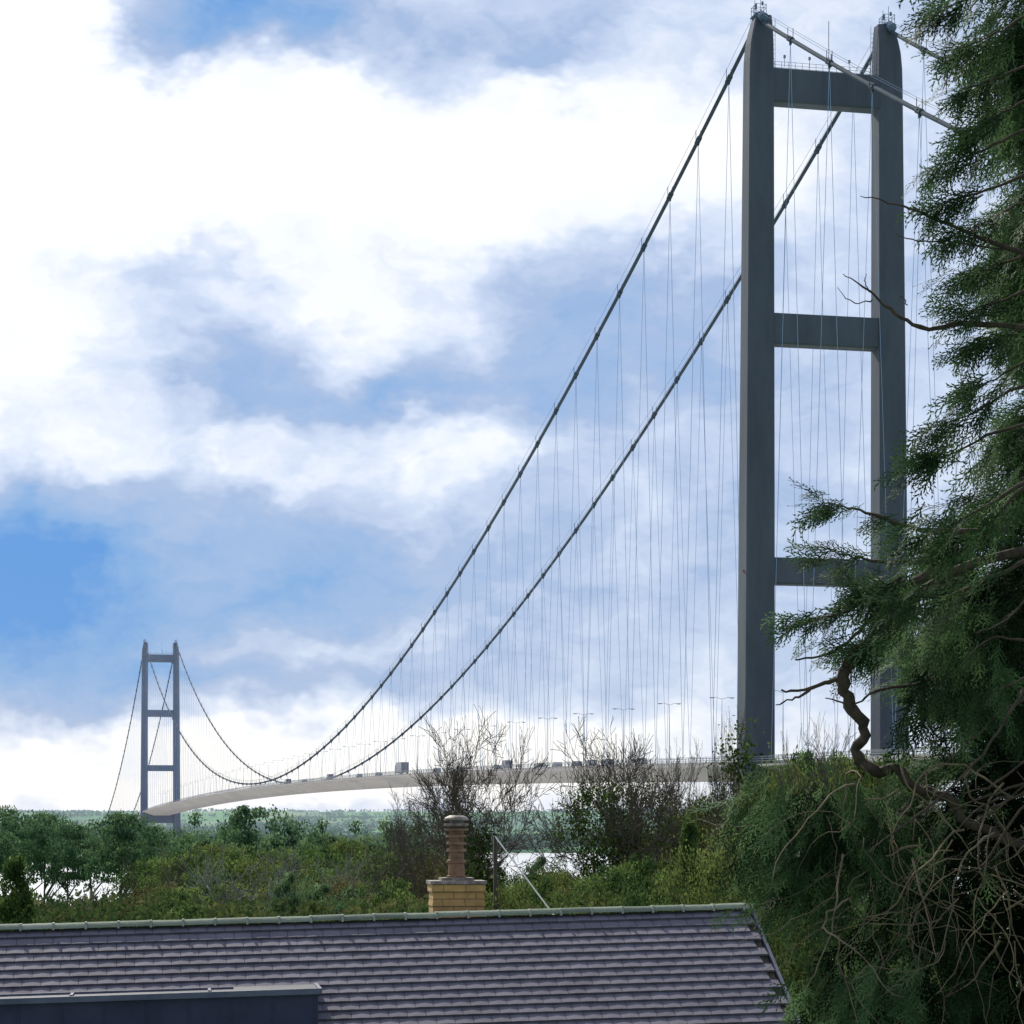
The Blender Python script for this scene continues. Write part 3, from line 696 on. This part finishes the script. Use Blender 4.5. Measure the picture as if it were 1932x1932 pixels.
# ------------------------------------------------------------------ cypress
tb=Vector((4.1,12.9,16.3))
cy=obj('cypress_tree',None,loc=tb,label='large dark cypress with drooping feathery sprays and bare lower limbs',category='tree')
mb=MB(); mb.tube([(0,0,-.3),(.05,0,3),(-.05,.05,7),(0,0,12),(0,0,15)],[.32,.27,.2,.12,.03],14); obj('trunk',mb.mesh('trunk',M['bark'],True),cy)
def spray(seed):
    r=np.random.default_rng(seed); tris=[]
    def tri(p,d,l,w):
        d=d/np.linalg.norm(d); nn=np.array([-d[1],d[0],0]); tris.append([p-nn*w/2,p+nn*w/2,p+d*l])
    ax=np.array([1.,0,0]); tri(np.zeros(3),ax,1.0,.03)
    nt_=10
    for i in range(nt_):
        t=.14+.80*i/nt_; s=1 if i%2 else -1
        ln_=(.44*(1-t)**.7+.08)*r.uniform(.6,1.3); an=s*math.radians(r.uniform(26,44)); d=np.array([math.cos(an),math.sin(an),r.uniform(-.2,.1)])
        p=np.array([t,0,0]); tri(p,d,ln_,.036)
        nb=max(2,int(ln_/.085))
        for j in range(nb):
            tt=(j+.7)/(nb+.3); a2=an+(1 if j%2 else -1)*math.radians(r.uniform(25,40)); d2=np.array([math.cos(a2),math.sin(a2),r.uniform(-.2,.2)])
            tri(p+d/np.linalg.norm(d)*ln_*tt,d2,.13*(1-.45*tt)*r.uniform(.8,1.2),.040)
    V=np.array(tris); V[:,:,2]-=.25*V[:,:,0]**2
    return V
SP=[spray(i) for i in range(5)]
cpos=[];cdir=[];csz=[];ct=[]
def add_spray(p,d,s,t): cpos.append(p);cdir.append(d);csz.append(s);ct.append(t)
ol=[(0,1855),(60,1885),(130,1885),(200,1905),(260,1905),(300,1890),(340,1870),(380,1868),(450,1895),(520,1900),(600,1920),(680,1915),(750,1880),(850,1835),(900,1800),(950,1745),(1000,1705),(1060,1665),(1120,1655),(1190,1655),(1240,1705),(1290,1765),(1380,1760),(1420,1730),(1460,1610),(1500,1585),(1600,1600),(1660,1620),(1750,1630),(1850,1630),(1932,1640),(2100,1680),(2400,1790)]
oz=np.array([EYE+(1558-y)/371 for y,x in ol])[::-1]; ox=np.array([(x-966)/371 for y,x in ol])[::-1]+.27
def edge(z): return np.interp(z,oz,ox)
N=13500; cnt_=0
while cnt_<N:
    z=rng.uniform(21.3,27.6)
    az=rng.uniform(math.radians(120),math.radians(285))
    R0=tb.x-edge(z); wgt=-math.cos(az)
    Rb=1.45
    Rr=Rb+(R0-Rb)*min(1,max(0,(wgt-.2)/.6))
    Rr*=1+.18*noise.noise(Vector((math.cos(az)*3.2,math.sin(az)*3.2,z*2.6)))
    bare_ = az>math.radians(212) and z<24.9
    depth=rng.exponential(.24 if not bare_ else .5)
    if depth>1.0: continue
    r_=Rr-depth+rng.normal(0,.05)
    cen=noise.noise(Vector((math.cos(az)*r_*1.9,math.sin(az)*r_*1.9,z*2.6+11)))
    if depth<.35 and cen<(.05 if not bare_ else .26): continue
    if bare_ and rng.uniform()<.55: continue
    n_b=rng.integers(2,5)
    p0=np.array([tb.x+math.cos(az)*r_,tb.y+math.sin(az)*r_*.8,z])
    d0=np.array([math.cos(az)*.8,math.sin(az)*.6,-.8])+rng.normal(0,.3,3)
    for q_ in range(n_b):
        d=d0+rng.normal(0,.30,3); d/=np.linalg.norm(d)
        p=p0+rng.normal(0,.05,3)+np.array([0,0,-.04*q_])
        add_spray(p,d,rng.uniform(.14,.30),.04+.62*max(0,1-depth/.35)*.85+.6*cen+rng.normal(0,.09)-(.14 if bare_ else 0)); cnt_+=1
for i in range(1800):
    z=rng.uniform(19,31.5); az=rng.uniform(0,2*math.pi); Rr=1.7*min(1,(32-z)/4)*(1-abs(rng.normal(0,.15)))
    if z<27.6 and math.radians(120)<az<math.radians(285): continue
    p=np.array([tb.x+math.cos(az)*Rr,tb.y+math.sin(az)*Rr,z]); d=np.array([math.cos(az),math.sin(az),-.4])+rng.normal(0,.35,3); d/=np.linalg.norm(d)
    add_spray(p,d,rng.uniform(.3,.5),rng.normal(.35,.12))
limbs=[]
def limb(pts,r0,r1,D=12,spr=0,from_=.0,szz=.22,sp=.05,t=.46,gn=.004):
    P_=[W(x,y,D) for i,(x,y) in enumerate(pts)]
    out_=[]
    for i in range(len(P_)-1):
        p0=P_[max(i-1,0)];p1=P_[i];p2=P_[i+1];p3=P_[min(i+2,len(P_)-1)]
        for k in range(5):
            u=k/5; out_.append(.5*((2*p1)+(p2-p0)*u+(2*p0-5*p1+4*p2-p3)*u*u+(3*p1-p0-3*p2+p3)*u**3))
    out_.append(P_[-1]); n_=len(out_)
    out_=[p+Vector((rng.normal(0,gn),rng.normal(0,gn),rng.normal(0,gn))) for p in out_]
    limbs.append((out_,[(r0+(r1-r0)*i/(n_-1))*rng.uniform(.85,1.15) for i in range(n_)]))
    for k in range(spr):
        u=from_+(1-from_)*rng.uniform()**.8; ii=min(n_-2,int((1-u)*(n_-1))) ; p=np.array(out_[ii])+rng.normal(0,sp,3)*np.array([1,1.3,.9])
        dd=np.array(out_[max(ii-2,0)]-out_[ii+1]); dd/=np.linalg.norm(dd)+1e-9
        d=dd*.9+np.array([0,0,-.35])+rng.normal(0,.30,3); d/=np.linalg.norm(d)
        add_spray(p,d,szz*rng.uniform(.7,1.25),t+rng.normal(0,.15))
limb([(1475,1305),(1530,1298),(1590,1272),(1650,1215),(1690,1160),(1800,1080),(2050,1010)],.005,.03)
limb([(1465,1330),(1500,1318),(1530,1300)],.003,.008)
limb([(1592,1262),(1598,1315),(1632,1375),(1618,1425),(1655,1458),(1690,1450),(1730,1490),(1780,1505),(1850,1560),(1950,1600),(2150,1650)],.031,.022,gn=.008)
limb([(1592,1262),(1610,1235),(1660,1190),(1700,1120),(1790,1060)],.024,.03,gn=.006)
limb([(1500,1243),(1560,1235),(1620,1190),(1680,1130)],.004,.012)
limb([(1590,515),(1640,550),(1690,590),(1750,620),(1850,610),(2100,640)],.002,.018)
limb([(1580,545),(1610,572),(1645,565)],.0015,.004)
limb([(1640,550),(1632,530),(1636,518)],.003,.0012)
limb([(1625,370),(1690,385),(1760,410),(1850,450),(2050,520)],.002,.015)
limb([(1690,440),(1730,455),(1780,455),(1900,470)],.002,.006)
limb([(1690,575),(1700,560),(1712,575)],.0015,.003)
limb([(1560,1318),(1610,1330),(1650,1305),(1720,1290),(1800,1270)],.003,.01)
limb([(1640,1605),(1700,1560),(1780,1500),(1870,1400),(1932,1300)],.003,.008,D=11.2)
limb([(1560,948),(1600,958),(1660,975),(1740,1000),(1900,1000)],.002,.016,spr=36,from_=.25,sp=.03,szz=.19)
limb([(1565,1040),(1600,1048),(1660,1060),(1760,1060)],.002,.012,spr=28,from_=.25,sp=.03,szz=.18)
limb([(1520,1172),(1560,1165),(1620,1140),(1700,1090)],.002,.012,spr=34,from_=.2,sp=.03,szz=.19)
limb([(1630,1110),(1680,1110),(1750,1080)],.003,.012,spr=46,from_=.2,sp=.05)
limb([(1620,1220),(1670,1200),(1740,1150)],.003,.012,spr=40,from_=.2,sp=.045)
for (x,y) in [(1768,390),(1780,310),(1770,15),(1798,100),(1812,170),(1830,245),(1808,440),(1812,520),(1818,590),(1838,650),(1828,735),(1775,800),(1752,865)]:
    limb([(x,y),(x+50,y-rng.uniform(10,25)),(x+130,y-rng.uniform(40,70)),(x+250,y-rng.uniform(70,120))],.002,.010,spr=34,from_=.4,sp=.03,szz=.2)
limb([(1760,1010),(1850,960),(1950,900)],.003,.012,D=11.4,spr=60,from_=.2,sp=.08,t=.5)
limb([(1720,1130),(1800,1120),(1950,1050)],.003,.012,D=11.4,spr=50,from_=.2,sp=.08,t=.5)
for i in range(12):
    x0=rng.uniform(1760,1850); y0=rng.uniform(950,1800)
    limb([(x0,y0),(x0+60,y0-rng.uniform(10,60)),(x0+150,y0-rng.uniform(40,130)),(2050,y0-rng.uniform(60,200))],.002,.010,D=11.5)
def lobe(px,py,D,rx,rz,n,t=.4,sz=(.14,.26)):
    """drooping bough: clusters of sprays hanging below one another"""
    c=np.array(W(px,py,D)); k_=max(3,n//11)
    for i in range(k_):
        q=rng.normal(size=3); q/=np.linalg.norm(q); k=rng.uniform()**.45*rng.uniform(.8,1.25)
        off=q*k*np.array([rx/371,.35,rz/371]); p0=c+off
        d0=np.array([q[0]*.45,q[1]*.4,-.9])+rng.normal(0,.25,3); tb_=t+.42*q[2]*k-.14*q[0]+rng.normal(0,.20)
        for j in range(9):
            d=d0+rng.normal(0,.22,3); d/=np.linalg.norm(d)
            add_spray(p0+rng.normal(0,.04,3)+d0*.03*j,d,rng.uniform(*sz),tb_+.1*(j/9)+rng.normal(0,.07))
lobe(1505,1475,12,75,32,240,.56); lobe(1455,1525,12.2,45,45,120,.5); lobe(1575,1505,11.8,70,50,240,.46); lobe(1660,1610,12.2,80,75,140,.2)
lobe(1415,1505,12.6,20,40,36,.5); lobe(1570,1800,12,35,60,80,.4); lobe(1630,1870,11.8,60,55,160,.42); lobe(1710,1820,11.7,75,60,200,.42); lobe(1740,1700,12,90,70,90,.18)
lobe(1520,1885,12,35,45,70,.46); lobe(1760,1230,12,40,60,70,.26); lobe(1850,1250,11.8,100,90,180,.25);lobe(1545,1680,12.2,22,60,44,.36); lobe(1570,1600,12.1,40,50,80,.34); lobe(1500,1600,12.1,25,50,50,.42)
pos=np.array(cpos);dr=np.array(cdir);sz=np.array(csz);tt=np.array(ct)
Vs=[];Ts=[]
up_=rng.normal(0,.6,(len(pos),3))+np.array([0,-.35,.6])
yy=np.cross(up_,dr); yy/=np.linalg.norm(yy,axis=1,keepdims=True)+1e-9; zz=np.cross(dr,yy)
idx=rng.integers(0,5,len(pos))
for k in range(5):
    s=idx==k; T_=SP[k]
    R_=np.stack([dr[s],yy[s],zz[s]],axis=2)*sz[s][:,None,None]
    V=np.einsum('nij,tvj->ntvi',R_,T_)+pos[s][:,None,None,:]
    Vs.append(V.reshape(-1,3,3)); Ts.append((tt[s][:,None]+np.linspace(-.05,.15,T_.shape[0])[None,:]).ravel())
V=np.concatenate(Vs)-np.array(tb); T=np.concatenate(Ts)
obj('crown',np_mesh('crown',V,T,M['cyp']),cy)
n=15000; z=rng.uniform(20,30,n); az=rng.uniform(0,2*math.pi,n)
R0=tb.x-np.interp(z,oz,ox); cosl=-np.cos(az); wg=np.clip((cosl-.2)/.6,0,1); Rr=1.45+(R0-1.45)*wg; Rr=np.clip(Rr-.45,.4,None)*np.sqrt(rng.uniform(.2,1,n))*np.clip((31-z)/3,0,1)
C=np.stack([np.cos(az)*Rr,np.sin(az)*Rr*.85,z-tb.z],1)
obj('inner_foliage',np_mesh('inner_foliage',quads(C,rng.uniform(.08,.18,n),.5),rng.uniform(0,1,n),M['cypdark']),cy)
for pts,rad in limbs:
    mb=MB(); mb.tube([p-tb for p in pts],rad,8); obj('limb',mb.mesh('limb',M['limb'],True),cy)
R=random.Random(5)
for i in range(90):
    p=W(R.uniform(1560,1940),R.uniform(1430,1780),R.uniform(11.2,11.9)); d=Vector((R.uniform(-.8,.6),R.uniform(-.2,.2),R.uniform(-1,.3))).normalized(); pts=[p.copy()]
    for k in range(R.randint(8,20)):
        d=(d+Vector((R.gauss(0,.30),R.gauss(0,.12),R.gauss(-.10,.28)))).normalized(); p=p+d*.055; pts.append(p.copy())
    r0=R.choice([.0018,.0025,.0035,.006]); mb=MB(); mb.tube([q-tb for q in pts],[r0*(1-.7*k/len(pts)) for k in range(len(pts))],5)
    obj('hanging_twig',mb.mesh('hanging_twig',M['vine'],True),cy)
# ------------------------------------------------------------------ sky
wd=bpy.data.worlds.new('World'); scn.world=wd; wd.use_nodes=True; nt=wd.node_tree
for n_ in list(nt.nodes): nt.nodes.remove(n_)
N_=nt.nodes.new; Lk=nt.links.new
def math_(op,a,b=None,c=None):
    n_=N_('ShaderNodeMath'); n_.operation=op
    for i,v in enumerate((a,b,c)):
        if v is None: continue
        if isinstance(v,(int,float)): n_.inputs[i].default_value=v
        else: Lk(v,n_.inputs[i])
    return n_.outputs[0]
def vm(op,a,b=None):
    n_=N_('ShaderNodeVectorMath'); n_.operation=op
    for i,v in enumerate((a,b)):
        if v is None: continue
        if isinstance(v,tuple): n_.inputs[i].default_value=v
        else: Lk(v,n_.inputs[i])
    return n_
tc=N_('ShaderNodeTexCoord'); D0=tc.outputs['Generated']
sep=N_('ShaderNodeSeparateXYZ'); Lk(D0,sep.inputs[0])
ay=math_('MAXIMUM',math_('ABSOLUTE',sep.outputs[1]),.15)
comb=N_('ShaderNodeCombineXYZ'); Lk(math_('DIVIDE',sep.outputs[0],ay),comb.inputs[0]); Lk(math_('DIVIDE',sep.outputs[2],ay),comb.inputs[1]); Lk(sep.outputs[1],comb.inputs[2])
def noi(vec,scale,detail,rough=.55,out_='Fac'):
    n_=N_('ShaderNodeTexNoise'); n_.inputs['Scale'].default_value=scale; n_.inputs['Detail'].default_value=detail; n_.inputs['Roughness'].default_value=rough; Lk(vec,n_.inputs['Vector']); return n_.outputs[out_]
st=vm('MULTIPLY',comb.outputs[0],(1,1.5,0)).outputs[0]
w1=vm('MULTIPLY',vm('SUBTRACT',noi(st,18,4,.6,'Color'),(.5,.5,.5)).outputs[0],(.09,.065,0)).outputs[0]
Q=vm('MULTIPLY',vm('ADD',comb.outputs[0],w1).outputs[0],(1,1,0)).outputs[0]
blobs=[(300,290,420,120,-.50),(900,290,420,110,-.42),(150,430,300,90,-.30),(1200,260,250,130,-.2),(700,585,160,70,-.34),(850,850,120,80,-.26),(400,850,200,50,-.24),(30,660,170,170,-.34),(900,420,250,80,-.20),(0,60,170,190,-.7),
(800,1430,600,70,-.45),(120,1480,400,60,-.35),(620,1215,170,30,-.20),(430,1040,150,25,-.12),
(400,50,200,90,.46),(600,30,150,70,.20),(980,120,170,70,.34),(-40,1080,200,130,.62),(300,1080,380,120,.28),(650,1110,320,110,.18),(260,1290,420,60,.32),(440,700,120,70,.28),(780,745,220,40,.28),(300,510,180,45,.22),(1100,560,260,100,.20),(1120,700,240,70,.16),(1250,1000,500,350,.08),(80,930,200,40,.12)]
acc=.38
for px,py,sx,sy,am in blobs:
    d_=vm('MULTIPLY_ADD',Q,(F/sx,F/sy,0)); d_.inputs[2].default_value=(-(px-966)/sx,-(1558-py)/sy,0); d_=d_.outputs[0]
    dt=vm('DOT_PRODUCT',d_,d_).outputs['Value']
    acc=math_('MULTIPLY_ADD',math_('EXPONENT',math_('MULTIPLY',dt,-.7)),am,acc)
na=noi(vm('MULTIPLY',comb.outputs[0],(1,1.7,0)).outputs[0],13,6,.55); nb=noi(vm('MULTIPLY',Q,(1,1.8,0)).outputs[0],30,6,.52)
acc=math_('ADD',acc,math_('MULTIPLY',math_('SUBTRACT',na,.5),.48)); acc=math_('ADD',acc,math_('MULTIPLY',math_('SUBTRACT',nb,.5),.44))
rp=N_('ShaderNodeValToRGB'); els=rp.color_ramp.elements; 
stops=[(0,(1.0,1.0,1.0)),(.16,(.91,.945,1.0)),(.34,(.63,.72,.90)),(.55,(.37,.49,.73)),(.80,(.20,.39,.71)),(1.0,(.07,.28,.69))]
while len(els)<len(stops): els.new(.5)
for i,(p,c) in enumerate(stops): els[i].position=p; els[i].color=(*c,1)
Lk(acc,rp.inputs[0])
sky=N_('ShaderNodeTexSky'); sky.sky_type='NISHITA'; sky.sun_disc=False; sky.sun_elevation=math.radians(38); sky.sun_rotation=math.radians(-18); 
sk=vm('MULTIPLY',sky.outputs[0],(.1,.1,.1)).outputs[0]
mx=N_('ShaderNodeMix'); mx.data_type='RGBA'; mx.inputs[0].default_value=.08; Lk(rp.outputs[0],mx.inputs[6]); Lk(sk,mx.inputs[7])
mr=N_('ShaderNodeMapRange'); Lk(sep.outputs[1],mr.inputs[0]); mr.inputs[1].default_value=-.6; mr.inputs[2].default_value=.75; mr.inputs[3].default_value=.66; mr.inputs[4].default_value=1.06; mr.interpolation_type='SMOOTHSTEP'
bg=N_('ShaderNodeBackground'); Lk(mx.outputs[2],bg.inputs[0]); Lk(mr.outputs[0],bg.inputs[1])
ow=N_('ShaderNodeOutputWorld'); Lk(bg.outputs[0],ow.inputs[0])
try:
    wd.cycles.sampling_method='MANUAL'; wd.cycles.sample_map_resolution=256
except Exception as ex: print(ex)
sl=bpy.data.lights.new('sun','SUN'); sl.energy=4.8; sl.angle=math.radians(2); sl.color=(1,.94,.80)
so=bpy.data.objects.new('sun',sl); COL.objects.link(so)
el_=math.radians(38); az=math.radians(-24)
sd=Vector((math.sin(az)*math.cos(el_),math.cos(az)*math.cos(el_),math.sin(el_)))
so.rotation_euler=(-sd).to_track_quat('-Z','Y').to_euler(); sky.sun_rotation=az
cam=bpy.data.cameras.new('camera'); co=bpy.data.objects.new('camera',cam); COL.objects.link(co); scn.camera=co
co.location=(0,0,EYE); co.rotation_euler=(math.radians(90),0,0); cam.sensor_width=36; cam.lens=36*F/1932; cam.shift_y=(1558-966)/1932
cam.clip_start=.1; cam.clip_end=40000
scn.view_settings.view_transform='Standard'; scn.view_settings.look='None'; scn.view_settings.exposure=0
